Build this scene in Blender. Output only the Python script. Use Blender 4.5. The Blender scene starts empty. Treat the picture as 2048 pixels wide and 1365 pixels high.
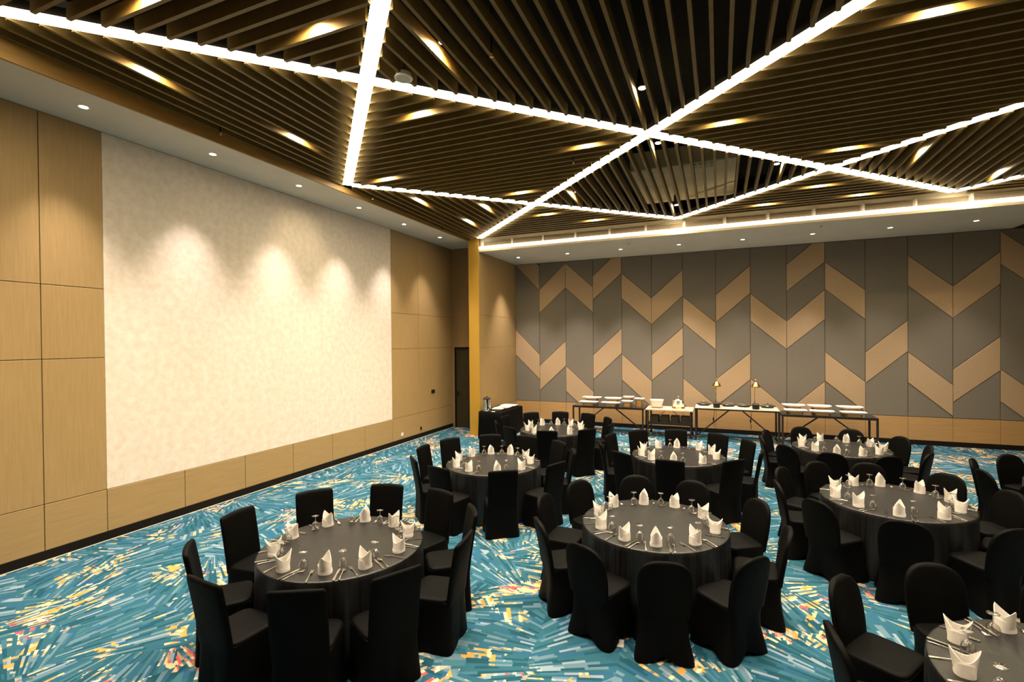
import bpy, bmesh, math, random
from mathutils import Vector, Matrix

random.seed(7)
SC = bpy.context.scene
COL = SC.collection
PI = math.pi

# ------------------------------------------------------------------ camera
cam_d = bpy.data.cameras.new('camera')
cam = bpy.data.objects.new('camera', cam_d)
COL.objects.link(cam)
SC.camera = cam
YAW, PITCH, ROLL = -0.390631, -0.0089127, -0.0088047
fw = Vector((math.sin(YAW) * math.cos(PITCH), math.cos(YAW) * math.cos(PITCH), math.sin(PITCH)))
r0 = Vector((math.cos(YAW), -math.sin(YAW), 0))
u0 = r0.cross(fw)
rt = math.cos(ROLL) * r0 + math.sin(ROLL) * u0
up = -math.sin(ROLL) * r0 + math.cos(ROLL) * u0
M = Matrix((rt, up, -fw)).transposed().to_4x4()
M.translation = Vector((7.9044, -15.2806, 2.7231))
cam.matrix_world = M
cam_d.sensor_width = 36.0
cam_d.lens = 968.58 / 2048 * 36.0
cam_d.shift_x = -15.9 / 2048
cam_d.shift_y = 9.47 / 2048
cam_d.clip_start = 0.05
cam_d.clip_end = 100

# ------------------------------------------------------------------ world + exposure
W = bpy.data.worlds.new('room_ambient')
SC.world = W
W.use_nodes = True
W.node_tree.nodes['Background'].inputs[0].default_value = (1.0, 0.85, 0.65, 1)
W.node_tree.nodes['Background'].inputs[1].default_value = 0.02
SC.view_settings.view_transform = 'Standard'
SC.view_settings.look = 'None'
SC.view_settings.exposure = 0.0
SC.view_settings.gamma = 1.0
SC.view_settings.use_curve_mapping = False
SC.cycles.max_bounces = 6
SC.cycles.diffuse_bounces = 2

# light levels
BEAM_L = 14.0       # LED channels in the slatted ceiling
COVE_L = 4.6        # LED strip on the back cove
WALL_SPOT = 450.0   # soffit spots washing the plaster wall
BACK_SPOT = 800.0   # soffit spots in front of the partition
SLAT_SPOT = 150.0    # spots between the slats
SLAT_BEAM = 330.0   # the downward beam of the same spots
SOFT = (1.0, 0.86, 0.76)


# ------------------------------------------------------------------ materials
def new_mat(name):
    m = bpy.data.materials.new(name)
    m.use_nodes = True
    nt = m.node_tree
    b = nt.nodes['Principled BSDF']
    return m, nt, b


def plain(name, col, rough=0.6, metal=0.0, spec=0.5):
    m, nt, b = new_mat(name)
    b.inputs['Base Color'].default_value = (*col, 1)
    b.inputs['Roughness'].default_value = rough
    b.inputs['Metallic'].default_value = metal
    b.inputs['Specular IOR Level'].default_value = spec
    return m


def node(nt, kind, **kw):
    n = nt.nodes.new(kind)
    for k, v in kw.items():
        setattr(n, k, v)
    return n


def world_pos(nt, scale=(1, 1, 1)):
    g = node(nt, 'ShaderNodeNewGeometry')
    mp = node(nt, 'ShaderNodeMapping')
    mp.inputs['Scale'].default_value = scale
    nt.links.new(g.outputs['Position'], mp.inputs['Vector'])
    return mp.outputs['Vector']


def ramp(nt, fac, stops, interp='LINEAR'):
    r = node(nt, 'ShaderNodeValToRGB')
    r.color_ramp.interpolation = interp
    e = r.color_ramp.elements
    while len(e) < len(stops):
        e.new(0.5)
    for el, (p, c) in zip(e, stops):
        el.position = p
        el.color = (*c, 1)
    nt.links.new(fac, r.inputs['Fac'])
    return r.outputs['Color']


def noise(nt, vec, scale, detail=3.0, rough=0.5):
    n = node(nt, 'ShaderNodeTexNoise')
    n.inputs['Scale'].default_value = scale
    n.inputs['Detail'].default_value = detail
    n.inputs['Roughness'].default_value = rough
    nt.links.new(vec, n.inputs['Vector'])
    return n.outputs['Fac']


def bump(nt, b, height, strength=0.2, dist=0.005):
    n = node(nt, 'ShaderNodeBump')
    n.inputs['Strength'].default_value = strength
    n.inputs['Distance'].default_value = dist
    nt.links.new(height, n.inputs['Height'])
    nt.links.new(n.outputs['Normal'], b.inputs['Normal'])


def wood(name, c1, c2, stretch=(14, 14, 0.7), rough=0.45):
    m, nt, b = new_mat(name)
    v = world_pos(nt, stretch)
    f = noise(nt, v, 3.0, 5.0, 0.6)
    c = ramp(nt, f, [(0.30, c1), (0.70, c2)])
    nt.links.new(c, b.inputs['Base Color'])
    b.inputs['Roughness'].default_value = rough
    b.inputs['Specular IOR Level'].default_value = 0.35
    return m


def mottled(name, c1, c2, scale, rough=0.9, bmp=0.0, detail=5.0, lo=0.35, hi=0.65):
    m, nt, b = new_mat(name)
    v = world_pos(nt)
    f = noise(nt, v, scale, detail, 0.6)
    nt.links.new(ramp(nt, f, [(lo, c1), (hi, c2)]), b.inputs['Base Color'])
    b.inputs['Roughness'].default_value = rough
    b.inputs['Specular IOR Level'].default_value = 0.25
    if bmp:
        bump(nt, b, f, bmp, 0.01)
    return m


def emis(name, col, strength):
    m = bpy.data.materials.new(name)
    m.use_nodes = True
    nt = m.node_tree
    nt.nodes.clear()
    e = node(nt, 'ShaderNodeEmission')
    e.inputs[0].default_value = (*col, 1)
    e.inputs[1].default_value = strength
    o = node(nt, 'ShaderNodeOutputMaterial')
    nt.links.new(e.outputs[0], o.inputs[0])
    return m


def glass_mat(name):
    m = bpy.data.materials.new(name)
    m.use_nodes = True
    nt = m.node_tree
    nt.nodes.clear()
    t = node(nt, 'ShaderNodeBsdfTransparent')
    t.inputs[0].default_value = (0.95, 0.95, 0.95, 1)
    g = node(nt, 'ShaderNodeBsdfGlossy')
    g.inputs['Roughness'].default_value = 0.08
    lw = node(nt, 'ShaderNodeLayerWeight')
    lw.inputs['Blend'].default_value = 0.35
    mr = node(nt, 'ShaderNodeMapRange')
    mr.inputs['To Min'].default_value = 0.16
    mr.inputs['To Max'].default_value = 0.85
    nt.links.new(lw.outputs['Facing'], mr.inputs['Value'])
    mx = node(nt, 'ShaderNodeMixShader')
    nt.links.new(mr.outputs[0], mx.inputs[0])
    nt.links.new(t.outputs[0], mx.inputs[1])
    nt.links.new(g.outputs[0], mx.inputs[2])
    o = node(nt, 'ShaderNodeOutputMaterial')
    nt.links.new(mx.outputs[0], o.inputs[0])
    return m


def math_n(nt, op, a, b=None):
    n = node(nt, 'ShaderNodeMath', operation=op)
    for i, x in enumerate((a, b)):
        if x is None:
            continue
        if isinstance(x, (int, float)):
            n.inputs[i].default_value = x
        else:
            nt.links.new(x, n.inputs[i])
    return n.outputs[0]


def carpet():
    m, nt, b = new_mat('carpet_shards')
    pos = world_pos(nt)
    sep = node(nt, 'ShaderNodeSeparateXYZ')
    nt.links.new(pos, sep.inputs[0])

    def layer(vscale, off, ln, k, seed):
        # patches of strokes that fan out from a point just outside each patch
        mp = node(nt, 'ShaderNodeMapping')
        mp.inputs['Location'].default_value = (off, off * 0.7, 0)
        nt.links.new(pos, mp.inputs['Vector'])
        vor = node(nt, 'ShaderNodeTexVoronoi', voronoi_dimensions='2D')
        vor.inputs['Scale'].default_value = vscale
        vor.inputs['Randomness'].default_value = 1.0
        nt.links.new(mp.outputs[0], vor.inputs['Vector'])
        loc = node(nt, 'ShaderNodeVectorMath', operation='SUBTRACT')
        nt.links.new(mp.outputs[0], loc.inputs[0])
        nt.links.new(vor.outputs['Position'], loc.inputs[1])
        sc = node(nt, 'ShaderNodeSeparateColor')
        nt.links.new(vor.outputs['Color'], sc.inputs[0])
        sl = node(nt, 'ShaderNodeSeparateXYZ')
        nt.links.new(loc.outputs[0], sl.inputs[0])
        ang = math_n(nt, 'MULTIPLY', sc.outputs[0], 6.283)
        px = math_n(nt, 'ADD', sl.outputs[0], math_n(nt, 'MULTIPLY', math_n(nt, 'COSINE', ang), 1.05))
        py = math_n(nt, 'ADD', sl.outputs[1], math_n(nt, 'MULTIPLY', math_n(nt, 'SINE', ang), 1.05))
        th = math_n(nt, 'ARCTAN2', py, px)
        r = math_n(nt, 'SQRT', math_n(nt, 'ADD', math_n(nt, 'MULTIPLY', px, px), math_n(nt, 'MULTIPLY', py, py)))
        row = math_n(nt, 'FLOOR', math_n(nt, 'MULTIPLY', th, k))
        cell = math_n(nt, 'MULTIPLY', sc.outputs[1], 50.0)
        wr = node(nt, 'ShaderNodeTexWhiteNoise', noise_dimensions='2D')
        cv = node(nt, 'ShaderNodeCombineXYZ')
        nt.links.new(row, cv.inputs[0])
        nt.links.new(cell, cv.inputs[1])
        nt.links.new(cv.outputs[0], wr.inputs['Vector'])
        col = math_n(nt, 'FLOOR', math_n(nt, 'ADD', math_n(nt, 'DIVIDE', r, ln), math_n(nt, 'MULTIPLY', wr.outputs['Value'], 9.0)))
        cc = node(nt, 'ShaderNodeCombineXYZ')
        nt.links.new(row, cc.inputs[0])
        nt.links.new(col, cc.inputs[1])
        nt.links.new(cell, cc.inputs[2])
        w2 = node(nt, 'ShaderNodeTexWhiteNoise', noise_dimensions='3D')
        nt.links.new(cc.outputs[0], w2.inputs['Vector'])
        return w2.outputs['Value']

    a = layer(1.25, 3.1, 0.20, 36.0, 1)
    d = layer(1.6, 17.3, 0.17, 34.0, 2)
    T = [(0.012, 0.066, 0.100), (0.024, 0.100, 0.146), (0.042, 0.132, 0.182), (0.022, 0.092, 0.178),
         (0.100, 0.180, 0.240), (0.205, 0.275, 0.335)]
    base = ramp(nt, a, [(0.0, T[0]), (0.17, T[1]), (0.38, T[2]), (0.52, T[3]), (0.64, T[1]), (0.78, T[4]), (0.93, T[5])], 'CONSTANT')
    hue = math_n(nt, 'FRACT', math_n(nt, 'ADD', math_n(nt, 'MULTIPLY', d, 0.55), math_n(nt, 'MULTIPLY', noise(nt, pos, 1.3, 1.0), 2.4)))
    acc = ramp(nt, hue, [(0.0, (0.60, 0.49, 0.28)), (0.26, (0.54, 0.27, 0.070)), (0.50, (0.36, 0.34, 0.25)), (0.64, (0.66, 0.56, 0.38)),
                       (0.78, (0.42, 0.24, 0.13)), (0.91, (0.54, 0.09, 0.10))], 'CONSTANT')
    # where accents gather: low-frequency islands, broken up stroke by stroke
    isl = noise(nt, pos, 0.95, 2.0, 0.55)
    isl2 = noise(nt, pos, 2.3, 1.0, 0.5)
    gate = math_n(nt, 'ADD', math_n(nt, 'MULTIPLY', isl, 0.75), math_n(nt, 'MULTIPLY', isl2, 0.55))
    gate = math_n(nt, 'ADD', gate, math_n(nt, 'MULTIPLY', a, 0.16))
    gate = math_n(nt, 'GREATER_THAN', gate, 0.80)
    keep = math_n(nt, 'GREATER_THAN', math_n(nt, 'FRACT', math_n(nt, 'MULTIPLY', d, 7.31)), 0.42)
    gate = math_n(nt, 'MULTIPLY', gate, keep)
    mx = node(nt, 'ShaderNodeMix', data_type='RGBA')
    nt.links.new(gate, mx.inputs[0])
    nt.links.new(base, mx.inputs[6])
    nt.links.new(acc, mx.inputs[7])
    nt.links.new(mx.outputs[2], b.inputs['Base Color'])
    b.inputs['Roughness'].default_value = 0.95
    b.inputs['Specular IOR Level'].default_value = 0.1
    bump(nt, b, noise(nt, pos, 420.0, 1.0), 0.25, 0.003)
    return m


def tablecloth_mat():
    m, nt, b = new_mat('charcoal_jacquard')
    v = world_pos(nt)
    ck = node(nt, 'ShaderNodeTexBrick')
    ck.offset = 0.5
    ck.inputs['Scale'].default_value = 1.0
    ck.inputs['Brick Width'].default_value = 0.07
    ck.inputs['Row Height'].default_value = 0.07
    ck.inputs['Mortar Size'].default_value = 0.006
    ck.inputs['Color1'].default_value = (0.009, 0.009, 0.010, 1)
    ck.inputs['Color2'].default_value = (0.004, 0.004, 0.0045, 1)
    ck.inputs['Mortar'].default_value = (0.002, 0.002, 0.002, 1)
    nt.links.new(v, ck.inputs['Vector'])
    nt.links.new(ck.outputs['Color'], b.inputs['Base Color'])
    b.inputs['Roughness'].default_value = 0.42
    b.inputs['Specular IOR Level'].default_value = 0.5
    bump(nt, b, noise(nt, v, 160.0, 2.0), 0.25, 0.002)
    return m


def black_fabric():
    m, nt, b = new_mat('black_stretch_fabric')
    v = world_pos(nt)
    b.inputs['Base Color'].default_value = (0.0018, 0.0018, 0.0018, 1)
    b.inputs['Roughness'].default_value = 0.6
    b.inputs['Specular IOR Level'].default_value = 0.07
    b.inputs['Sheen Weight'].default_value = 0.0
    bump(nt, b, noise(nt, v, 7.0, 3.0), 0.25, 0.02)
    return m


MT = {
    'wood': wood('light_oak_veneer', (0.365, 0.242, 0.103), (0.43, 0.292, 0.130)),
    'wood_h': wood('light_oak_veneer_crosswise', (0.365, 0.242, 0.103), (0.43, 0.292, 0.130), (14, 0.7, 14)),
    'wood_back': wood('oak_wainscot', (0.40, 0.235, 0.095), (0.47, 0.285, 0.12), (0.7, 14, 14)),
    'plaster': mottled('ivory_stucco', (0.77, 0.665, 0.56), (0.86, 0.775, 0.69), 9.0, 0.85, 0.12, 8.0, 0.36, 0.64),
    'white': mottled('soffit_paint', (0.62, 0.59, 0.52), (0.66, 0.63, 0.56), 2.0, 0.9),
    'gold': plain('brass_gold_paint', (0.56, 0.33, 0.045), 0.45, 0.3),
    'fascia': wood('bronze_fascia', (0.30, 0.17, 0.045), (0.36, 0.21, 0.06), (1, 1, 8)),
    'slat': wood('bronze_brown_slat', (0.150, 0.096, 0.026), (0.190, 0.124, 0.036), (3, 3, 3), 0.5),
    'deck': plain('black_deck_paint', (0.012, 0.011, 0.009), 0.95, 0, 0.1),
    'duct': mottled('galvanised_duct', (0.60, 0.48, 0.28), (0.68, 0.56, 0.34), 2.5, 0.6),
    'base': plain('dark_walnut_base', (0.007, 0.0045, 0.003), 0.6, 0, 0.2),
    'dark_door': wood('dark_olive_door', (0.030, 0.024, 0.010), (0.040, 0.032, 0.014), (8, 8, 0.6), 0.5),
    'brown_wall': wood('brown_veneer', (0.26, 0.16, 0.075), (0.31, 0.195, 0.09)),
    'grey_fabric': mottled('grey_partition_fabric', (0.175, 0.155, 0.125), (0.20, 0.178, 0.145), 60.0, 0.95, 0.1, 2.0),
    'tan_fabric': mottled('tan_partition_fabric', (0.40, 0.285, 0.175), (0.44, 0.315, 0.195), 60.0, 0.95, 0.1, 2.0),
    'joint': plain('panel_joint', (0.10, 0.065, 0.03), 0.9),
    'joint_grey': plain('partition_core', (0.07, 0.06, 0.045), 0.9),
    'carpet': carpet(),
    'chair': black_fabric(),
    'cloth': tablecloth_mat(),
    'napkin': mottled('white_linen', (0.84, 0.78, 0.72), (0.90, 0.85, 0.80), 30.0, 0.8, 0.15),
    'steel': plain('polished_steel', (0.75, 0.72, 0.66), 0.18, 1.0),
    'chrome': plain('chrome', (0.80, 0.78, 0.75), 0.08, 1.0),
    'glass': glass_mat('clear_glass'),
    'china': plain('white_china', (0.86, 0.80, 0.70), 0.25),
    'cream': plain('cream_paint', (0.78, 0.66, 0.46), 0.6),
    'marble': mottled('cream_marble', (0.62, 0.52, 0.38), (0.74, 0.64, 0.50), 6.0, 0.25),
    'black_metal': plain('black_powder_coat', (0.010, 0.009, 0.008), 0.45),
    'black_glass': plain('black_glass_top', (0.015, 0.015, 0.015), 0.12),
    'riser': wood('honey_wood_riser', (0.36, 0.20, 0.06), (0.42, 0.25, 0.09), (1, 6, 6)),
    'brass': plain('polished_brass', (0.72, 0.47, 0.16), 0.2, 1.0),
    'basket': plain('dark_wicker', (0.035, 0.028, 0.018), 0.7),
    'frosted': plain('frosted_white_plastic', (0.85, 0.76, 0.66), 0.4),
    'speaker': mottled('speaker_grille_grey', (0.55, 0.52, 0.45), (0.62, 0.59, 0.5), 90.0, 0.6),
    'rim': plain('speaker_rim_white', (0.85, 0.82, 0.75), 0.5),
    'grille': mottled('air_grille_cream', (0.34, 0.27, 0.18), (0.40, 0.32, 0.22), 50.0, 0.7),
    'beam': emis('led_diffuser', (1.0, 0.86, 0.58), BEAM_L),
    'cove': emis('cove_led_strip', (1.0, 0.84, 0.58), COVE_L),
    'lens': emis('spot_lens', (1.0, 0.90, 0.72), 16.0),
    'lens_g': emis('slat_spot_lens', (1.0, 0.80, 0.42), 30.0),
    'plastic_black': plain('black_plastic', (0.012, 0.012, 0.012), 0.4),
    'plastic_white': plain('white_plastic', (0.8, 0.76, 0.68), 0.4),
    'paper': plain('white_paper', (0.85, 0.80, 0.76), 0.7),
    'cable': plain('brown_cable', (0.06, 0.035, 0.015), 0.5),
    'red': plain('dark_red_bulb', (0.3, 0.02, 0.02), 0.3),
}


# ------------------------------------------------------------------ mesh helpers
def mesh_obj(name, verts, faces, mat, parent=None, smooth=False):
    me = bpy.data.meshes.new(name)
    me.from_pydata([tuple(v) for v in verts], [], faces)
    me.update()
    if isinstance(mat, str):
        mat = MT[mat]
    me.materials.append(mat)
    if smooth:
        me.polygons.foreach_set('use_smooth', [True] * len(me.polygons))
    o = bpy.data.objects.new(name, me)
    COL.objects.link(o)
    o.parent = parent
    return o


class MB:
    def __init__(self):
        self.v, self.f = [], []

    def add(self, v, f):
        n = len(self.v)
        self.v += [tuple(p) for p in v]
        self.f += [tuple(i + n for i in q) for q in f]

    def box(self, x0, x1, y0, y1, z0, z1):
        v = [(x, y, z) for z in (z0, z1) for y in (y0, y1) for x in (x0, x1)]
        self.add(v, [(0, 2, 3, 1), (4, 5, 7, 6), (0, 1, 5, 4), (1, 3, 7, 5), (3, 2, 6, 7), (2, 0, 4, 6)])

    def rbox(self, x0, x1, y0, y1, z0, z1, c):
        # box with chamfered edges
        bm = bmesh.new()
        bmesh.ops.create_cube(bm, size=1)
        for p in bm.verts:
            p.co = Vector(((x0 + x1) / 2 + p.co.x * (x1 - x0), (y0 + y1) / 2 + p.co.y * (y1 - y0), (z0 + z1) / 2 + p.co.z * (z1 - z0)))
        bmesh.ops.bevel(bm, geom=bm.edges[:], offset=c, segments=1, affect='EDGES', profile=0.5)
        bm.verts.index_update()
        self.add([p.co.copy() for p in bm.verts], [[q.index for q in f.verts] for f in bm.faces])
        bm.free()

    def bar(self, a, b, w, h=None):
        h = h or w
        a, b = Vector(a), Vector(b)
        d = (b - a).normalized()
        s = d.cross(Vector((0, 0, 1)))
        if s.length < 1e-4:
            s = Vector((1, 0, 0))
        s.normalize()
        t = s.cross(d)
        v = [p + s * (i * w / 2) + t * (j * h / 2) for p in (a, b) for i, j in ((-1, -1), (1, -1), (1, 1), (-1, 1))]
        self.add(v, [(3, 2, 1, 0), (4, 5, 6, 7), (0, 1, 5, 4), (1, 2, 6, 5), (2, 3, 7, 6), (3, 0, 4, 7)])

    def tube(self, pts, r, n=8):
        pts = [Vector(p) for p in pts]
        rings = []
        for i, p in enumerate(pts):
            d = (pts[min(i + 1, len(pts) - 1)] - pts[max(i - 1, 0)]).normalized()
            s = d.cross(Vector((0.13, 0.27, 0.95)))
            if s.length < 1e-3:
                s = d.cross(Vector((1, 0, 0)))
            s.normalize()
            t = s.cross(d)
            rings.append([p + r * (s * math.cos(2 * PI * k / n) + t * math.sin(2 * PI * k / n)) for k in range(n)])
        self.loft(rings)

    def loft(self, rings, cap0=True, cap1=True):
        n = len(rings[0])
        v = [p for rg in rings for p in rg]
        f = []
        for i in range(len(rings) - 1):
            for k in range(n):
                k2 = (k + 1) % n
                f.append((i * n + k, i * n + k2, (i + 1) * n + k2, (i + 1) * n + k))
        if cap0:
            f.append(tuple(reversed(range(n))))
        if cap1:
            f.append(tuple((len(rings) - 1) * n + k for k in range(n)))
        self.add(v, f)

    def lathe(self, prof, n=16, cx=0, cy=0, cap0=True, cap1=True):
        self.loft([[(cx + r * math.cos(2 * PI * k / n), cy + r * math.sin(2 * PI * k / n), z) for k in range(n)] for r, z in prof], cap0, cap1)

    def poly_prism(self, pts, y0, y1):
        # polygon given as (x,z), extruded along y from y0 (back) to y1 (front)
        n = len(pts)
        v = [(x, y0, z) for x, z in pts] + [(x, y1, z) for x, z in pts]
        f = [tuple(range(n)), tuple(reversed(range(n, 2 * n)))]
        f += [(i, i + n, (i + 1) % n + n, (i + 1) % n) for i in range(n)]
        self.add(v, f)

    def build(self, name, mat, parent=None, smooth=False):
        return mesh_obj(name, self.v, self.f, mat, parent, smooth)


def tag(o, label=None, cat=None, group=None, kind=None):
    if label:
        o['label'] = label
    if cat:
        o['category'] = cat
    if group:
        o['group'] = group
    if kind:
        o['kind'] = kind
    return o


def empty(name, loc=(0, 0, 0), rz=0.0):
    o = bpy.data.objects.new(name, None)
    o.empty_display_size = 0.1
    o.location = loc
    o.rotation_euler = (0, 0, rz)
    COL.objects.link(o)
    return o


def copy_tree(o, parent=None):
    c = o.copy()
    COL.objects.link(c)
    c.parent = parent
    for ch in list(o.children):
        copy_tree(ch, c)
    return c


def smooth_by_angle(o, deg=35):
    me = o.data
    me.polygons.foreach_set('use_smooth', [True] * len(me.polygons))
    me.set_sharp_from_angle(angle=math.radians(deg))
    return o


def spot(name, loc, target, power, size_deg, blend, color, radius=0.04, parent=None):
    l = bpy.data.lights.new(name, 'SPOT')
    l.energy = power
    l.spot_size = math.radians(size_deg)
    l.spot_blend = blend
    l.color = color
    l.shadow_soft_size = radius
    o = bpy.data.objects.new(name, l)
    COL.objects.link(o)
    d = Vector(target) - Vector(loc)
    o.rotation_euler = d.to_track_quat('-Z', 'Y').to_euler()
    o.location = loc
    return o


# ------------------------------------------------------------------ room numbers
XR, YN = 16.2, -18.2           # right wall, wall behind the camera
ZSL = 5.682                    # left soffit underside
ZSB = 5.335                    # back soffit underside
XF = 1.10                      # left fascia
YF = -2.72                     # back fascia
PX0, PX1, PY = 1.14, 1.47, -2.75
YREC = -1.78                   # back of the door recess
ZT = 6.75


def zc(y):                     # underside of the slats
    return 5.67 + 0.022 * (YF - y)


def struct(o, label):
    return tag(o, label, None, None, 'structure')


# ------------------------------------------------------------------ floor
mb = MB(); mb.box(-0.3, XR, YN, 0.3, -0.12, 0.0)
struct(mb.build('floor', 'carpet'), 'teal blue carpet with orange and cream shard pattern')

# ------------------------------------------------------------------ left wall
mb = MB(); mb.box(-0.3, -0.02, YN, YREC, 0.0, ZT)
wall_left = struct(mb.build('wall_left', 'joint'), 'long oak panelled wall with ivory plaster field')


def wall_panel(y0, y1, z0, z1, mat, name='wood_panel', x1=0.0, g=0.004):
    m_ = MB(); m_.rbox(-0.021, x1, y0 + g, y1 - g, z0 + g, z1 - g, 0.003)
    return m_.build(name, mat, wall_left)


ZG = [0.12, 0.71, 2.549, 3.502, ZSL]
low = [YN, -16.81, -15.59, -14.37, -13.15, -11.93, -11.25] + [-11.25 + 6.38 / 6 * k for k in range(1, 7)] + [-3.65, YREC]
for a, b2 in zip(low, low[1:]):
    wall_panel(a, b2, ZG[0], ZG[1], 'wood_h')
for a, b2 in ((YN, -16.81), (-16.81, -15.59), (-15.59, -14.37), (-14.37, -13.15), (-13.15, -11.93), (-11.93, -11.25), (-4.87, -3.65), (-3.65, YREC)):
    for z0, z1 in zip(ZG[1:], ZG[2:]):
        wall_panel(a, b2, z0, z1, 'wood')
wall_panel(-11.25, -4.87, ZG[1], ZSL, 'plaster', 'plaster_panel', -0.004, 0.002)
mb = MB(); mb.box(0.0, 0.012, YN, YREC, 0.0, 0.12)
bl = struct(mb.build('baseboard_left', 'base'), 'dark walnut baseboard along the oak wall')
mb = MB(); mb.box(0.012, 0.020, YN, YREC, 0.0, 0.008)
mb.build('edge_trim', 'cream', bl)

# recess with the dark door, between the oak wall and the pier
mb = MB()
mb.box(-0.02, PX0, YREC, YREC + 0.12, 2.56, ZSL)
mb.box(-0.02, 0.08, YREC, YREC + 0.12, 0.0, 2.56)
wall_rec = struct(mb.build('wall_recess', 'brown_wall'), 'brown veneer wall above the dark door')
d = tag(empty('door_1', (0, YREC + 0.03, 0)), 'dark olive single door in the recess by the pier', None, None, 'structure')
mb = MB(); mb.rbox(0.12, PX0 - 0.03, 0.0, 0.05, 0.01, 2.50, 0.004); mb.build('door_leaf', 'dark_door', d)
mb = MB(); mb.box(0.08, 0.12, -0.03, 0.06, 0.0, 2.56); mb.box(PX0 - 0.03, PX0, -0.03, 0.06, 0.0, 2.56); mb.box(0.12, PX0 - 0.03, -0.03, 0.06, 2.50, 2.56)
mb.build('door_frame', 'base', d)
mb = MB(); mb.box(0.17, 0.20, -0.045, 0.0, 1.02, 1.16); mb.box(0.17, 0.30, -0.06, -0.045, 1.08, 1.10)
mb.build('door_handle', 'black_metal', d)

# pier
mb = MB(); mb.box(PX0 + 0.004, PX1 - 0.012, PY + 0.012, 0.0, 0.0, ZT)
pier = struct(mb.build('wall_pier', 'brown_wall'), 'pier wall with gold front edge and oak side')
mb = MB(); mb.rbox(PX0, PX1, PY - 0.004, PY + 0.012, 0.0, 5.80, 0.003); mb.build('gold_edge', 'gold', pier)
for z0, z1 in zip([0.12] + ZG[1:4], ZG[1:4] + [ZSB]):
    mb = MB(); mb.rbox(PX1 - 0.012, PX1, PY + 0.016, -0.004, z0 + 0.003, z1 - 0.003, 0.003); mb.build('wood_panel', 'wood', pier)
mb = MB(); mb.box(PX1, PX1 + 0.012, PY, -0.03, 0.0, 0.12)
struct(mb.build('baseboard_pier', 'base'), 'dark baseboard at the foot of the pier')

# ------------------------------------------------------------------ back partition wall
mb = MB(); mb.box(PX1 - 0.02, XR, 0.0, 0.3, 0.0, ZT)
wall_back = struct(mb.build('wall_back', 'joint_grey'), 'movable partition with tan and grey chevron fabric panels')
ZB0, ZB1 = 0.711, 5.33
CW = 0.9116
CX0 = 1.43
# per column: tan bands as (left top, right top, left bottom, right bottom) heights
BANDS = [
    [(6.16, 5.25, 5.33, 4.43), (3.12, 2.26, 2.27, 1.44)],
    [(4.44, 5.27, 3.66, 4.47), (1.90, 2.73, 1.07, 1.91)],
    [(5.27, 4.45, 4.47, 3.63), (1.90, 1.07, 1.08, 0.26)],
    [(4.79, 5.60, 4.04, 4.83), (2.26, 3.11, 1.47, 2.32)],
    [(4.84, 4.02, 4.05, 3.21), (2.30, 1.46, 1.49, 0.66)],
    [(4.02, 4.83, 3.21, 4.04), (2.27, 3.10, 1.49, 2.27)],
    [(4.03, 3.22, 3.24, 2.42), (1.58, 0.78, 0.80, 0.02)],
    [(4.03, 4.83, 3.23, 4.04), (1.56, 2.35, 0.77, 1.58)],
    [(4.03, 3.22, 3.25, 2.43), (1.60, 0.78, 0.80, 0.00)],
    [(4.79, 5.58, 4.05, 4.80), (3.22, 4.06, 2.45, 3.25), (0.72, 1.57, -0.08, 0.79)],
    [(4.80, 4.00, 4.07, 3.22), (2.37, 1.57, 1.58, 0.77)],
    [(2.35, 3.18, 1.54, 2.38)],
    [(4.84, 4.00, 4.07, 3.20), (2.37, 1.54, 1.58, 0.75)],
    [(4.00, 4.80, 3.21, 4.02), (1.92, 2.74, 1.11, 1.92)],
    [(5.28, 4.46, 4.49, 3.68), (1.95, 1.14, 1.16, 0.35)],
    [(4.00, 4.80, 3.21, 4.02), (1.56, 2.36, 0.77, 1.58)],
]


def clip_z(poly, z, keep_above):
    out = []
    for i in range(len(poly)):
        a, b2 = poly[i], poly[(i + 1) % len(poly)]
        ia = (a[1] >= z) if keep_above else (a[1] <= z)
        ib = (b2[1] >= z) if keep_above else (b2[1] <= z)
        if ia:
            out.append(a)
        if ia != ib:
            t = (z - a[1]) / (b2[1] - a[1])
            out.append((a[0] + t * (b2[0] - a[0]), z))
    return out


def shrink(poly, g):
    cx = sum(p[0] for p in poly) / len(poly)
    cz = sum(p[1] for p in poly) / len(poly)
    area = sum(poly[i][0] * poly[(i + 1) % len(poly)][1] - poly[(i + 1) % len(poly)][0] * poly[i][1] for i in range(len(poly)))
    if area < 0:
        poly = poly[::-1]
    n = len(poly)
    res = []
    for i in range(n):
        p0, p1, p2 = Vector(poly[i - 1]), Vector(poly[i]), Vector(poly[(i + 1) % n])
        d1, d2 = (p1 - p0).normalized(), (p2 - p1).normalized()
        n1, n2 = Vector((-d1.y, d1.x)), Vector((-d2.y, d2.x))
        k = 1 + n1.dot(n2)
        if k < 0.15:
            k = 0.15
        res.append(tuple(p1 + (n1 + n2) * (g / k)))
    return res


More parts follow.
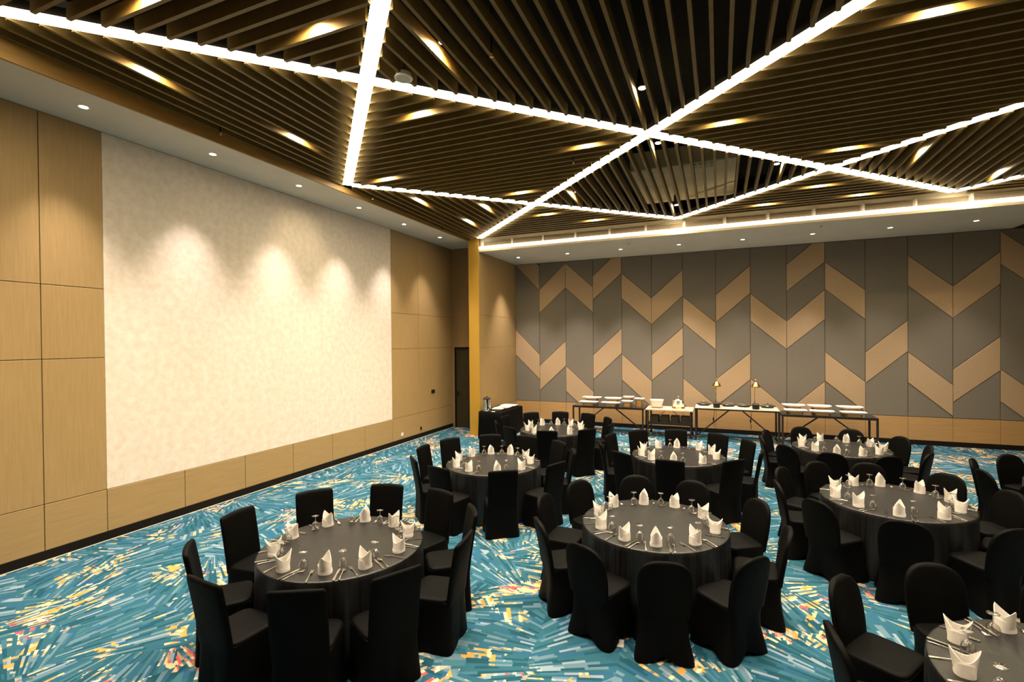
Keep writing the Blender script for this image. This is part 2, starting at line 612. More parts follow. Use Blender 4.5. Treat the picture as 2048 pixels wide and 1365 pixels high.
def fabric_panel(poly, mat, depth):
    poly = clip_z(clip_z(poly, ZB0, True), ZB1, False)
    if len(poly) < 3:
        return
    q = [poly[0]]
    for p in poly[1:]:
        if math.dist(p, q[-1]) > 1e-3:
            q.append(p)
    if math.dist(q[0], q[-1]) < 1e-3:
        q.pop()
    area = abs(sum(q[i][0] * q[(i + 1) % len(q)][1] - q[(i + 1) % len(q)][0] * q[i][1] for i in range(len(q)))) / 2
    if len(q) < 3 or area < 0.004:
        return
    a, b2 = shrink(q, 0.004), shrink(q, 0.012)
    n = len(a)
    v = [(x, 0.0, z) for x, z in a] + [(x, -depth + 0.008, z) for x, z in a] + [(x, -depth, z) for x, z in b2]
    f = [tuple(range(2 * n, 3 * n))]
    for r in range(2):
        f += [(r * n + i, r * n + (i + 1) % n, (r + 1) * n + (i + 1) % n, (r + 1) * n + i) for i in range(n)]
    mesh_obj('fabric_panel', v, f, mat, wall_back)


for ci, bands in enumerate(BANDS):
    x0, x1 = CX0 + CW * ci, min(CX0 + CW * (ci + 1), XR)
    if ci == 0:
        x0 = PX1
    lt, rtp = 7.5, 7.5
    for b4 in bands:
        fabric_panel([(x0, lt), (x1, rtp), (x1, b4[1]), (x0, b4[0])], 'grey_fabric', 0.030)
        fabric_panel([(x0, b4[0]), (x1, b4[1]), (x1, b4[3]), (x0, b4[2])], 'tan_fabric', 0.042)
        lt, rtp = b4[2], b4[3]
    fabric_panel([(x0, lt), (x1, rtp), (x1, -0.5), (x0, -0.5)], 'grey_fabric', 0.030)
    mb = MB(); mb.rbox(x0 + 0.003, x1 - 0.003, -0.034, 0.0, 0.12, ZB0 - 0.006, 0.003)
    mb.build('wood_panel', 'wood_back', wall_back)
mb = MB(); mb.box(PX1, XR, -0.05, 0.0, 0.0, 0.12)
struct(mb.build('baseboard_back', 'base'), 'dark baseboard below the partition')

# walls beyond the frame
mb = MB(); mb.box(XR, XR + 0.2, YN, 0.3, 0.0, ZT)
struct(mb.build('wall_right', 'wood'), 'plain oak wall on the far side')
mb = MB(); mb.box(-0.3, XR + 0.2, YN - 0.2, YN, 0.0, ZT)
struct(mb.build('wall_near', 'wood'), 'plain oak wall opposite the partition')

# ------------------------------------------------------------------ soffits
mb = MB(); mb.box(0.0, XF, YN, YREC, ZSL, ZSL + 0.08)
ceil_left = struct(mb.build('ceiling_left', 'white'), 'off-white soffit along the oak wall')
mb = MB()
mb.box(XF - 0.02, XF + 0.012, YN, PY, ZSL - 0.004, 6.05)
mb.v = [(x, y, (zc(y) + 0.012) if z > 6 else z) for x, y, z in mb.v]
struct(mb.build('trim_1', 'fascia'), 'bronze fascia board edging the slatted ceiling')
mb = MB(); mb.box(PX1, 14.42, YF, 0.0, ZSB, ZSB + 0.05)
ceil_back = struct(mb.build('ceiling_back', 'white'), 'off-white soffit in front of the partition')
mb = MB(); mb.box(14.42, XR, -2.4, 0.0, 5.62, 5.70)
struct(mb.build('ceiling_pocket', 'deck'), 'dark higher ceiling pocket beside the soffit')
# cove: lip, lit ledge, fascia with air grilles
mb = MB(); mb.box(PX1, XR, YF - 0.004, YF + 0.02, ZSB - 0.003, ZSB + 0.058)
struct(mb.build('trim_2', 'cream'), 'cream cove lip along the back soffit')
mb = MB(); mb.box(PX1, XR, YF + 0.10, YF + 0.16, ZSB + 0.05, 5.85)
cove_f = struct(mb.build('trim_3', 'cream'), 'cream cove fascia with air grilles')
x = PX1 + 0.12
GW = 0.925
while x < XR - 0.3:
    xe = min(x + GW - 0.07, XR - 0.05)
    fr = MB()
    fr.box(x - 0.035, x, YF + 0.055, YF + 0.10, 5.445, 5.66)
    fr.build('grille_post', 'plastic_white', cove_f)
    g = MB(); g.box(x + 0.01, xe, YF + 0.088, YF + 0.10, 5.46, 5.62)
    gp = g.build('air_grille', 'grille', cove_f)
    g = MB()
    for k in range(7):
        g.box(x + 0.015, xe - 0.005, YF + 0.074, YF + 0.090, 5.468 + k * 0.022, 5.476 + k * 0.022)
    g.build('grille_blade', 'grille', gp)
    x += GW
mb = MB(); mb.rbox(PX1 + 0.01, XR - 0.05, YF - 0.022, YF + 0.03, ZSB + 0.060, ZSB + 0.145, 0.008)
tag(mb.build('cove_light_strip', 'cove'), 'continuous warm LED strip glowing along the back cove', 'light strip')

# ------------------------------------------------------------------ slatted ceiling
mb = MB(); mb.box(XF, XR, YN, 0.0, 6.62, ZT)
ceil = struct(mb.build('ceiling', 'deck'), 'black ceiling deck with hanging brown slats')

BEAMS = {
    'b1': ((XF + 0.05, -13.28), (12.32, -2.80)),
    'b2': ((1.22, -7.80), (8.6, -15.15)),
    'b3': ((1.30, -7.76), (6.975, -2.86)),
    'b4': ((1.56, -2.86), (14.4, -14.75)),
    'b5': ((6.975, -2.86), (15.9, -10.55)),
    'b6': ((12.32, -2.80), (15.9, -5.62)),
}
LINES = list(BEAMS.values())


def side(ln, px, py):
    (ax, ay), (bx, by) = ln
    return (bx - ax) * (py - ay) - (by - ay) * (px - ax) > 0


REF = (4.0, -8.4)          # inside a field whose slats run parallel to the partition
REFS = [side(l, *REF) for l in LINES]


def along_x(px, py):
    return sum(side(l, px, py) != r for l, r in zip(LINES, REFS)) % 2 == 0


SP, SW, SH = 0.186, 0.040, 0.150
HALF = 0.090
slat_me = bpy.data.meshes.new('slat')
tmp = MB(); tmp.rbox(-0.5, 0.5, -0.5, 0.5, 0, 1, 0.004)
slat_me.from_pydata(tmp.v, [], tmp.f); slat_me.materials.append(MT['slat'])
segs = []
SX0, SX1, SY0, SY1 = XF + 0.02, XR - 0.05, -15.6, YF + 0.08


def cuts(axis, c, lo, hi):
    ts = []
    for (ax, ay), (bx, by) in LINES:
        if axis == 'x':      # slat along x at y=c
            t = (c - ay) / (by - ay)
            p = ax + t * (bx - ax)
            L = math.hypot(bx - ax, by - ay)
            off = (HALF + SW / 2 * abs(bx - ax) / L * 0.6) * L / abs(by - ay)
        else:
            t = (c - ax) / (bx - ax)
            p = ay + t * (by - ay)
            L = math.hypot(bx - ax, by - ay)
            off = (HALF + SW / 2 * abs(by - ay) / L * 0.6) * L / abs(bx - ax)
        if -0.02 < t < 1.02:
            ts.append((p, off))
    ts.sort()
    out, cur = [], lo
    for p, off in ts:
        if p - off > cur:
            out.append((cur, min(p - off, hi)))
        cur = max(cur, p + off)
        if cur >= hi:
            break
    if cur < hi:
        out.append((cur, hi))
    return [(a, b2) for a, b2 in out if b2 - a > 0.06]


k = 0
yy = YF + 0.02
while yy > SY0:
    for a, b2 in cuts('x', yy, SX0, SX1):
        if along_x((a + b2) / 2, yy):
            segs.append(('x', yy, a, b2))
    yy -= SP
xx = XF + 0.05
while xx < SX1:
    for a, b2 in cuts('y', xx, SY0, YF + 0.08):
        if not along_x(xx, (a + b2) / 2):
            segs.append(('y', xx, a, b2))
    xx += SP


def seg_key(s):
    ax, c, a, b2 = s
    mx_, my_ = ((a + b2) / 2, c) if ax == 'x' else (c, (a + b2) / 2)
    fwd = (mx_ - 7.9) * fw.x + (my_ + 15.28) * fw.y
    lat = (mx_ - 7.9) * rt.x + (my_ + 15.28) * rt.y
    out = max(0, abs(lat) - 1.07 * fwd) + max(0, 4.4 - fwd) * 2
    return out - 0.2 * (b2 - a)


segs.sort(key=seg_key)
rest = MB()
for i, (ax, c, a, b2) in enumerate(segs):
    if ax == 'x':
        p, q = Vector((a, c, zc(c))), Vector((b2, c, zc(c)))
    else:
        p, q = Vector((c, a, zc(a))), Vector((c, b2, zc(b2)))
    if i < 300:
        o = bpy.data.objects.new('slat', slat_me)
        COL.objects.link(o)
        o.parent = ceil
        o.location = (p + q) / 2
        o.scale = ((q - p).length, SW, SH)
        if ax == 'y':
            o.rotation_euler = (0, -math.asin((q - p).normalized().z), PI / 2)
    else:
        h = Vector((0, 0, SH / 2))
        rest.bar(p + h, q + h, SW, SH)
if rest.v:
    tag(rest.build('slat_field', 'slat', ceil), None, None, None, 'stuff')

# ducts above the slats
mb = MB(); mb.rbox(6.25, 8.25, -5.35, -2.85, 6.12, 6.50, 0.02)
dk = tag(mb.build('air_duct', 'duct'), 'beige sheet metal air duct seen above the slats', 'duct')
mb = MB()
for k in range(4):
    mb.box(7.45 + k * 0.10, 7.51 + k * 0.10, -5.30, -5.05, 6.110, 6.121)
mb.build('duct_grille', 'black_metal', dk)

# LED channels
BL = {'b1': 'longest LED channel, running from bronze fascia to back cove across the whole ceiling',
      'b2': 'LED channel running from the bronze fascia out over the tables away from cove',
      'b3': 'LED channel linking the bronze fascia bend to the back cove',
      'b4': 'LED channel starting at the top of the gold pier edge',
      'b5': 'LED channel leaving the middle of the back cove, crossing the longest channel',
      'b6': 'short LED channel leaving the cove where the longest channel ends'}
for n, ((ax, ay), (bx, by)) in BEAMS.items():
    e = tag(empty('led_channel', ((ax + bx) / 2, (ay + by) / 2, zc((ay + by) / 2))), BL[n], 'ceiling light', 'LED channels in the slatted ceiling')
    c0 = Vector(e.location)
    a, b2 = Vector((ax, ay, zc(ay))) - c0, Vector((bx, by, zc(by))) - c0
    mb = MB(); mb.bar(a + Vector((0, 0, 0.022)), b2 + Vector((0, 0, 0.022)), 0.170, 0.016)
    mb.build('diffuser', 'beam', e)
    mb = MB(); mb.bar(a + Vector((0, 0, 0.082)), b2 + Vector((0, 0, 0.082)), 0.14, 0.10)
    mb.build('housing', 'black_metal', e)

TABLES = [
    ('plaster-wall table farthest from buffet', (4.485, -11.571), 'sq', [3, 36, 72, 109, 147, 185, 225, 267, 299, 332]),
    ('centre-row table farthest from buffet', (7.236, -9.905), 'rd', [356, 34, 73, 106, 147, 185, 213, 248, 279, 313]),
    ('middle third-row table', (9.854, -8.112), 'rd', [15, 46, 86, 121, 153, 190, 223, 260, 300, 337]),
    ('middle plaster-wall table', (4.495, -8.174), 'sq', [18, 53, 91, 124, 153, 182, 218, 258, 300, 340]),
    ('centre-row table nearest buffet', (7.235, -6.600), 'sq', [1, 28, 59, 94, 130, 162, 195, 230, 270, 311]),
    ('third-row table nearest buffet', (9.917, -5.010), 'rd', [354, 32, 71, 111, 152, 188, 221, 255, 287, 322]),
    ('plaster-wall table nearest coffee urn', (4.489, -5.014), 'sq', [0, 36, 67, 102, 132, 170, 206, 243, 281, 319]),
    ('third-row table farthest from buffet', (9.85, -11.65), 'rd', [0, 36, 71, 107, 147, 184, 219, 252, 288, 324]),
    ('fourth-row table', (12.52, -6.65), 'rd', [0, 36, 75, 113, 150, 184, 219, 252, 288, 324]),
]
SECT = ['side opposite plaster wall', 'buffet corner opposite plaster wall', 'buffet side', 'buffet side near plaster wall', 'plaster-wall buffet corner',
        'plaster-wall side', 'plaster-wall corner off buffet', 'off-buffet side by plaster wall', 'side off buffet', 'off-buffet outer corner']
# spots between the slats
SPOTS = [(4.13, -11.56), (1.78, -11.64), (1.90, -9.64), (5.08, -10.70), (4.10, -9.61), (2.08, -7.84), (6.98, -8.94), (5.97, -7.78),
         (4.15, -6.05), (2.02, -6.28), (3.15, -5.30), (2.14, -4.36), (4.12, -4.46), (5.07, -3.45), (7.99, -7.78), (9.87, -9.54),
         (9.82, -6.05), (10.84, -5.26), (12.55, -3.57), (9.74, -4.23), (10.64, -3.37), (8.84, -3.42), (6.97, -7.18), (8.80, -5.47),
         (5.13, -5.37), (7.04, -3.60), (3.00, -12.42),
         # the same pattern carries on over the near half of the hall
         (6.02, -12.0), (8.02, -11.0), (8.95, -12.7), (10.90, -10.7), (10.0, -13.2), (7.0, -13.5), (5.0, -13.4), (11.9, -8.9), (12.8, -11.0), (13.6, -6.9), (3.0, -14.3)]
proto = None
for (px, py) in SPOTS:
    if along_x(px, py):
        kk = round((YF + 0.02 - py) / SP - 0.5)
        py = YF + 0.02 - (kk + 0.5) * SP
    else:
        kk = round((px - XF - 0.05) / SP - 0.5)
        px = XF + 0.05 + (kk + 0.5) * SP
    z = zc(py)
    if proto is None:
        e = empty('slat_spotlight')
        mb = MB(); mb.lathe([(0.055, 0.0), (0.060, 0.004), (0.060, 0.22), (0.03, 0.25)], 16); smooth_by_angle(mb.build('housing', 'black_metal', e))
        mb = MB(); mb.lathe([(0.046, -0.004), (0.046, 0.002)], 16); mb.build('lens', 'lens_g', e)
        tag(e, 'gold glowing round spotlight recessed between the brown ceiling slats', 'spotlight', 'spotlights between the ceiling slats')
        proto = e
    else:
        e = copy_tree(proto)
    e.location = (px, py, z + 0.135)
    tn, (tx, ty), _, _ = min(TABLES, key=lambda q: math.dist(q[1], (px, py)))
    dd = math.dist((tx, ty), (px, py))
    sec = int(((math.degrees(math.atan2(py - ty, px - tx)) + 18) % 360) // 36)
    where = tn if dd < 0.45 else '%s of %s' % (SECT[sec], tn)
    tag(e, 'spotlight between slats, %s %s' % ('above' if dd < 1.6 else 'well out', where))
    spot('slat_spot_light', (px, py, z + 0.120), (px, py, 0), SLAT_SPOT, 172, 0.5, (1.0, 0.78, 0.44), 0.04)
    spot('slat_beam_light', (px, py, z + 0.118), (px, py, 0), SLAT_BEAM, 104, 1.0, (1.0, 0.87, 0.72), 0.04)

# soffit downlights
proto = None


def downlight(loc, grp, lab):
    global proto
    if proto is None:
        e = empty('downlight')
        mb = MB(); mb.lathe([(0.045, 0.0), (0.062, -0.004), (0.065, 0.0)], 20, cap0=False, cap1=False); mb.build('trim_ring', 'plastic_white', e)
        mb = MB(); mb.lathe([(0.046, -0.001), (0.046, 0.002)], 20); mb.build('lens', 'lens', e)
        proto = e
    else:
        e = copy_tree(proto)
    e.location = loc
    tag(e, lab, 'downlight', grp)


ORD = ['first', 'second', 'third', 'fourth', 'fifth', 'sixth', 'seventh', 'eighth']
LY = [-15.05, -13.40, -11.75, -10.09, -8.42, -6.78, -5.14, -3.46]
for i, y in enumerate(LY):
    downlight((0.62, y, ZSL), 'downlights in the soffit along the oak wall', 'soffit downlight along the oak wall, %s from the gold pier' % ORD[7 - i])
    spot('wall_wash_light', (0.62, y, ZSL - 0.03), (0.55, y, 0), WALL_SPOT, 66, 1.0, SOFT, 0.03)
for i in range(9):
    x = 2.13 + 1.587 * i
    if x > 14.3:
        break
    downlight((x, -1.33, ZSB), 'downlights in the soffit before the partition', 'soffit downlight before the chevron partition, %s from the gold pier' % ORD[i])
    spot('partition_wash_light', (x, -1.33, ZSB - 0.03), (x, -0.9, 0), BACK_SPOT * (1.0 if i < 4 else 0.75 if i < 6 else 0.55), 66, 1.0, SOFT, 0.03)

# sprinklers and ceiling speaker
spk = None
SPL = ['beside the bronze fascia, away from LED bend', 'over the open field beside the ceiling speaker', 'amid the field enclosed by four LED channels', 'right at the LED bend on the bronze fascia', 'beside the bronze fascia, close to the pier']
for (x, y) in [(1.249, -10.42), (5.68, -10.60), (5.67, -7.44), (1.32, -7.18), (1.25, -4.37)]:
    if spk is None:
        e = empty('sprinkler_head')
        mb = MB(); mb.tube([(0, 0, 0.0), (0, 0, 0.98)], 0.012); mb.build('drop_pipe', 'black_metal', e)
        mb = MB(); mb.lathe([(0.010, 0.0), (0.014, -0.012), (0.006, -0.035), (0.024, -0.040), (0.024, -0.044)], 12); mb.build('deflector', 'brass', e)
        tag(e, 'small pendent sprinkler head hanging through the brown ceiling slats', 'sprinkler', 'sprinklers in the slatted ceiling')
        spk = e
    else:
        e = copy_tree(spk)
    e.location = (x, y, zc(y) - 0.05)
    tag(e, 'small pendent sprinkler in the slats ' + SPL.pop(0))
for (x, y) in [(5.66, -2.13), (10.09, -2.27)]:
    mb = MB(); mb.lathe([(0.035, 0.0), (0.035, -0.006), (0.012, -0.010), (0.010, -0.035), (0.022, -0.038)], 12)
    o = mb.build('sprinkler_head', 'chrome'); o.location = (x, y, ZSB)
    tag(o, 'tiny flush sprinkler on the back soffit above the %s' % ('trolley end of first buffet table' if x < 8 else 'table of long white platters'), 'sprinkler', 'sprinklers on the back soffit')
e = tag(empty('ceiling_speaker', (4.50, -10.52, zc(-10.52) - 0.02)), 'round grey ceiling speaker beside the crossing of two LED channels', 'speaker')
mb = MB(); mb.lathe([(0.085, -0.012), (0.088, -0.002), (0.088, 0.05)], 28); smooth_by_angle(mb.build('grille', 'speaker', e))
mb = MB(); mb.lathe([(0.086, -0.013), (0.104, -0.010), (0.106, 0.0), (0.086, 0.0)], 28, cap0=False, cap1=False); smooth_by_angle(mb.build('rim', 'rim', e))
mb = MB(); mb.tube([(0, 0, 0.05), (0, 0, 0.60)], 0.02); mb.build('stem', 'black_metal', e)


# ------------------------------------------------------------------ chairs
def srect(hx, hy, n=40, ex=7.0, cx=0.0, cy=0.0):
    pts = []
    for k in range(n):
        t = 2 * PI * (k + 0.5) / n
        c, s = math.cos(t), math.sin(t)
        r = (abs(c) ** ex + abs(s) ** ex) ** (-1 / ex)
        pts.append((cx + hx * r * c, cy + hy * r * s))
    return pts


def make_chair(rounded):
    e = empty('banquet_chair')
    H = 0.905 if rounded else 0.955
    # backrest: thin slab leaning back, local +x faces the table
    mb = MB()
    rings = []
    zs = [0.40 + (H - 0.40) * t for t in (0, 0.15, 0.3, 0.45, 0.58, 0.68, 0.76, 0.83, 0.89, 0.94, 0.975, 0.993, 1.0)] if rounded else \
         [0.40 + (H - 0.40) * t for t in (0, 0.2, 0.4, 0.6, 0.8, 0.93, 0.965, 0.985, 0.996, 1.0)]
    for z in zs:
        t = (z - 0.40) / (H - 0.40)
        cx = -0.192 - 0.085 * t ** 1.2
        th = 0.026
        if rounded:
            w = 0.205 + 0.02 * math.sin(PI * min(t, 0.7) / 0.7 * 0.75)
            if t > 0.60:
                q = (t - 0.60) / 0.40
                w *= max(0.0, 1 - q ** 2.6) ** (1 / 2.4) if q < 1 else 0
                w = max(w, 0.045)
            if t > 0.97:
                th *= max(0.25, 1 - (t - 0.97) / 0.03 * 0.75)
        else:
            w = 0.205 + 0.004 * t
            q = max(0, (t - 0.93) / 0.07)
            w -= 0.016 * q ** 3
            th *= max(0.2, (1 - q ** 3) ** 0.5) if q < 1 else 0.2
        ring = srect(th, w, 40, 5.0)
        out = []
        for (x, y) in ring:
            bow = 0.022 * (1 - (y / 0.21) ** 2) * t      # shallow curve across the back
            dz = 0.0 if rounded else 0.012 * (1 - (y / 0.21) ** 2) * (1 if t > 0.9 else 0)
            out.append((cx + x - bow, y, z + dz))
        rings.append(out)
    mb.loft(rings)
    smooth_by_angle(mb.build('backrest', 'chair', e), 50)
    # seat
    mb = MB()
    rings = []
    for z, k in ((0.425, 0.99), (0.452, 1.0), (0.464, 0.985), (0.471, 0.94), (0.474, 0.8)):
        rings.append([(0.0 + x, y, z + 0.006 * (1 - (y / 0.22) ** 2)) for x, y in srect(0.205 * k, 0.215 * k, 40, 6.0)])
    mb.loft(rings)
    smooth_by_angle(mb.build('seat', 'chair', e), 50)
    # skirt down to the carpet
    mb = MB()
    rings = []
    for i in range(9):
        t = i / 8
        ring = []
        for k, (x, y) in enumerate(srect(0.208, 0.216, 64, 7.0)):
            th = math.atan2(y / 0.216, x / 0.208)
            corner = abs(math.sin(2 * th)) ** 1.5
            if rounded:
                f = 1 - 0.07 * math.sin(PI * min(1.0, t * 1.2)) + t * (-0.03 + 0.22 * corner * t)
                lift = 0.055 * (1 - corner) * (t ** 3)
            else:
                f = 1 + t * (0.03 + 0.10 * corner * t) + 0.014 * t * math.sin(11 * th + 0.7)
                lift = 0.012 * (1 - corner) * (t ** 3)
            back = -0.012 * (1 - t) if x < -0.15 else 0.0
            ring.append((x * f + back, y * f, 0.445 * (1 - t) + 0.002 + lift))
        rings.append(ring)
    mb.loft(rings[::-1], cap0=False, cap1=True)
    smooth_by_angle(mb.build('skirt', 'chair', e), 50)
    return e


# ------------------------------------------------------------------ table pieces
def make_cloth():
    mb = MB()
    n = 96
    rings = []

    def ring(r, z, amp):
        out = []
        for k in range(n):
            t = 2 * PI * k / n
            rr = r + amp * (math.sin(14 * t + 0.6 * math.sin(3 * t)) + 0.4 * math.sin(23 * t + 1.1))
            out.append((rr * math.cos(t), rr * math.sin(t), z))
        return out
    for r, z, a in ((0.30, 0.751, 0), (0.60, 0.751, 0), (0.745, 0.751, 0), (0.758, 0.749, 0), (0.7635, 0.742, 0.0), (0.765, 0.70, 0.0015),
                    (0.766, 0.55, 0.005), (0.768, 0.35, 0.009), (0.770, 0.15, 0.012), (0.772, 0.012, 0.014)):
        rings.append(ring(r, z, a))
    mb.loft(rings[::-1], cap0=False, cap1=True)
    return mb


def make_napkin(peak, seed):
    # mitre: flattened tube of linen, one peak towards the seat, one towards the table centre
    rnd = random.Random(seed)
    n = 40
    e = empty('napkin')
    mb = MB()
    W_, D_ = 0.063, 0.052
    outer, inner = [], []
    rows = 7
    for j in range(rows):
        t = j / (rows - 1)
        ro, ri = [], []
        for k in range(n):
            a = 2 * PI * k / n
            s, c = math.sin(a), math.cos(a)
            xw = abs(s)                               # 1 at the sides, 0 at front/back
            hmax = (0.198 if c > 0 else 0.188) * peak
            dip = 0.112 * peak
            h = dip + (hmax - dip) * max(0, 1 - xw * 1.02)
            z = h * t
            splay = 0.026 * (z / 0.2) * (1 - xw) * (1 if c > 0 else -1)
            x = D_ * abs(c) ** 0.75 * (1 if c > 0 else -1) * (1 + 0.05 * t) + splay
            y = W_ * abs(s) ** 0.85 * (1 if s > 0 else -1) * (1 - 0.10 * t)
            x += 0.004 * math.sin(3 * a + seed) * t
            ro.append((x, y, z))
            ri.append((x * 0.93, y * 0.94, max(z - 0.001, 0.002)))
        outer.append(ro)
        inner.append(ri)
    mb.loft(outer + inner[::-1], cap0=False, cap1=False)
    smooth_by_angle(mb.build('linen', 'napkin', e), 40)
    # folded band wrapped round the foot, with a slanting top edge
    mb = MB()
    r0_, r1_, r2_ = [], [], []
    for k in range(n):
        a = 2 * PI * k / n
        s, c = math.sin(a), math.cos(a)
        x = (D_ + 0.004) * abs(c) ** 0.75 * (1 if c > 0 else -1)
        y = (W_ + 0.003) * abs(s) ** 0.85 * (1 if s > 0 else -1)
        h = 0.060 + 0.035 * s * (1 if seed % 2 else -1)
        r0_.append((x * 1.02, y * 1.02, 0.0))
        r1_.append((x, y, h))
        r2_.append((x * 0.9, y * 0.93, h - 0.004))
    mb.loft([r0_, r1_, r2_], cap0=False, cap1=False)
    smooth_by_angle(mb.build('folded_band', 'napkin', e), 40)
    return e


def make_goblet():
    # water goblet standing upside down on its rim
    e = empty('goblet')
    mb = MB(); mb.lathe([(0.033, 0.0), (0.038, 0.030), (0.038, 0.055), (0.030, 0.080), (0.014, 0.094), (0.006, 0.100)], 18, cap0=False, cap1=False)
    mb.build('bowl', 'glass', e, True)
    mb = MB(); mb.lathe([(0.006, 0.098), (0.0042, 0.112), (0.0042, 0.140), (0.008, 0.150)], 10); mb.build('stem', 'glass', e, True)
    mb = MB(); mb.lathe([(0.008, 0.148), (0.022, 0.153), (0.035, 0.156), (0.035, 0.159), (0.012, 0.160)], 18); mb.build('foot', 'glass', e, True)
    return e


def strip(pts, th=0.0025):
    # flat piece: list of (x, half_width, z)
    mb = MB()
    rings = []
    for x, w, z in pts:
        rings.append([(x, -w, z), (x, w, z), (x, w, z + th), (x, -w, z + th)])
    mb.loft(rings)
    return mb


def make_spoon():
    mb = strip([(-0.105, 0.008, 0.001), (-0.09, 0.009, 0.002), (-0.03, 0.0035, 0.006), (0.035, 0.0035, 0.010), (0.045, 0.010, 0.008), (0.06, 0.0185, 0.004),
                (0.08, 0.021, 0.001), (0.098, 0.015, 0.003), (0.106, 0.004, 0.006)])
    return mb.build('spoon', 'steel', None, True)


def make_fork():
    mb = strip([(-0.105, 0.008, 0.001), (-0.09, 0.009, 0.002), (-0.03, 0.0035, 0.006), (0.03, 0.0035, 0.010), (0.042, 0.011, 0.007), (0.056, 0.013, 0.003)])
    for k in range(4):
        y = -0.0108 + 0.0072 * k
        mb.bar((0.055, y, 0.004), (0.104, y * 0.92, 0.006), 0.0042, 0.003)
    return mb.build('fork', 'steel')


def make_knife():
    mb = strip([(-0.115, 0.008, 0.001), (-0.10, 0.010, 0.001), (-0.02, 0.0065, 0.003), (0.0, 0.006, 0.003)], 0.005)
    b2 = strip([(0.0, 0.006, 0.004), (0.02, 0.010, 0.004), (0.08, 0.010, 0.003), (0.105, 0.004, 0.003)], 0.0018)
    mb.add(b2.v, b2.f)
    return mb.build('knife', 'steel')


CH = {'sq': make_chair(False), 'rd': make_chair(True)}
cloth_proto = make_cloth().build('tablecloth', 'cloth')
smooth_by_angle(cloth_proto, 50)
NAP = [make_napkin(1.0, 1), make_napkin(0.94, 2), make_napkin(1.04, 3)]
GOB = make_goblet()
SPN, FRK, KNF = make_spoon(), make_fork(), make_knife()
tb = empty('round_table')
mb = MB(); mb.lathe([(0.74, 0.715), (0.745, 0.72), (0.745, 0.742), (0.74, 0.747)], 48); mb.build('tabletop', 'riser', tb)
for sx, sy in ((1, 1), (1, -1), (-1, 1), (-1, -1)):
    mb = MB(); mb.tube([(0.40 * sx, 0.40 * sy, 0.0), (0.36 * sx, 0.36 * sy, 0.72)], 0.016); mb.build('leg', 'black_metal', tb)
used = set()


def inst(src):
    if src.name in used:
        return copy_tree(src)
    used.add(src.name)
    return src


POS = ['opposite side from plaster wall', 'opposite plaster wall towards buffet', 'buffet side away from plaster wall', 'buffet side towards plaster wall',
       'plaster-wall side towards buffet', 'plaster-wall side midway', 'plaster-wall side away from buffet', 'side away from buffet towards plaster wall',
       'side away from buffet and plaster wall', 'opposite plaster wall away from buffet']
LOOK = {'sq': 'square-backed black chair', 'rd': 'round-backed black chair'}
rnd = random.Random(11)
for ti, (tn, (tx, ty), kind, angs) in enumerate(TABLES):
    t = inst(tb)
    t.location = (tx, ty, 0)
    tag(t, 'round folding table under black cloth, %s' % tn, 'table', 'round banquet tables')
    c = inst(cloth_proto)
    c.location = (tx, ty, 0)
    c.rotation_euler = (0, 0, ti * 0.7)
    tag(c, 'charcoal patterned cloth draped to the floor over %s' % tn, 'tablecloth', 'charcoal round tablecloths')
    order = sorted(angs)
    for _ in range(200):                       # neighbours keep a seat's width apart
        for k in range(len(order)):
            k2 = (k + 1) % len(order)
            gap = (order[k2] - order[k]) % 360
            if gap < 34:
                order[k] -= (34 - gap) / 2
                order[k2] += (34 - gap) / 2
    # the ten places named by the side of the table they are on
    order = sorted(order, key=lambda a: ((a + 18) % 360))
    for pi_, a in enumerate(order):
        where = '%s, %s' % (POS[pi_], tn)
        ar = math.radians(a + rnd.uniform(-1.5, 1.5))
        ca, sa = math.cos(ar), math.sin(ar)
        ch = inst(CH[kind])
        rr = 0.995 + rnd.uniform(-0.008, 0.03)
        ch.location = (tx + rr * ca, ty + rr * sa, 0)
        ch.rotation_euler = (0, 0, ar + PI + math.radians(rnd.uniform(-4, 4)))
        tag(ch, '%s, %s' % (LOOK[kind], where), 'chair', 'chairs at the ' + tn)

        def place(src, r, side_, rot=0.0, z=0.7515):
            # side_: metres to the diner's right
            o = inst(src)
            rx, ry = -sa, ca        # tangent, counter-clockwise
            o.location = (tx + r * ca + side_ * rx, ty + r * sa + side_ * ry, z)
            o.rotation_euler = (0, 0, ar + PI + rot)
            return o
        np_ = place(NAP[rnd.randrange(3)], 0.615 + rnd.uniform(-0.02, 0.02), rnd.uniform(-0.015, 0.015), rnd.uniform(-0.3, 0.3))
        np_.scale = (0.9, 0.86, 0.85)
        tag(np_, 'white peaked napkin, ' + where, 'napkin', 'napkins on the ' + tn)
        g = place(GOB, 0.53 + rnd.uniform(-0.015, 0.015), 0.135 + rnd.uniform(-0.015, 0.015))
        tag(g, 'upturned glass goblet, ' + where, 'glass', 'goblets on the ' + tn)
        s = place(SPN, 0.645 + rnd.uniform(-0.01, 0.01), 0.150, rnd.uniform(-0.04, 0.04))
        tag(s, 'steel spoon, ' + where, 'spoon', 'spoons on the ' + tn)
        kf = place(KNF, 0.640 + rnd.uniform(-0.01, 0.01), 0.108, rnd.uniform(-0.03, 0.03))
        tag(kf, 'steel knife, ' + where, 'knife', 'knives on the ' + tn)
        fk = place(FRK, 0.645 + rnd.uniform(-0.01, 0.01), -0.115, rnd.uniform(-0.08, 0.04))
        tag(fk, 'steel fork, ' + where, 'fork', 'forks on the ' + tn)


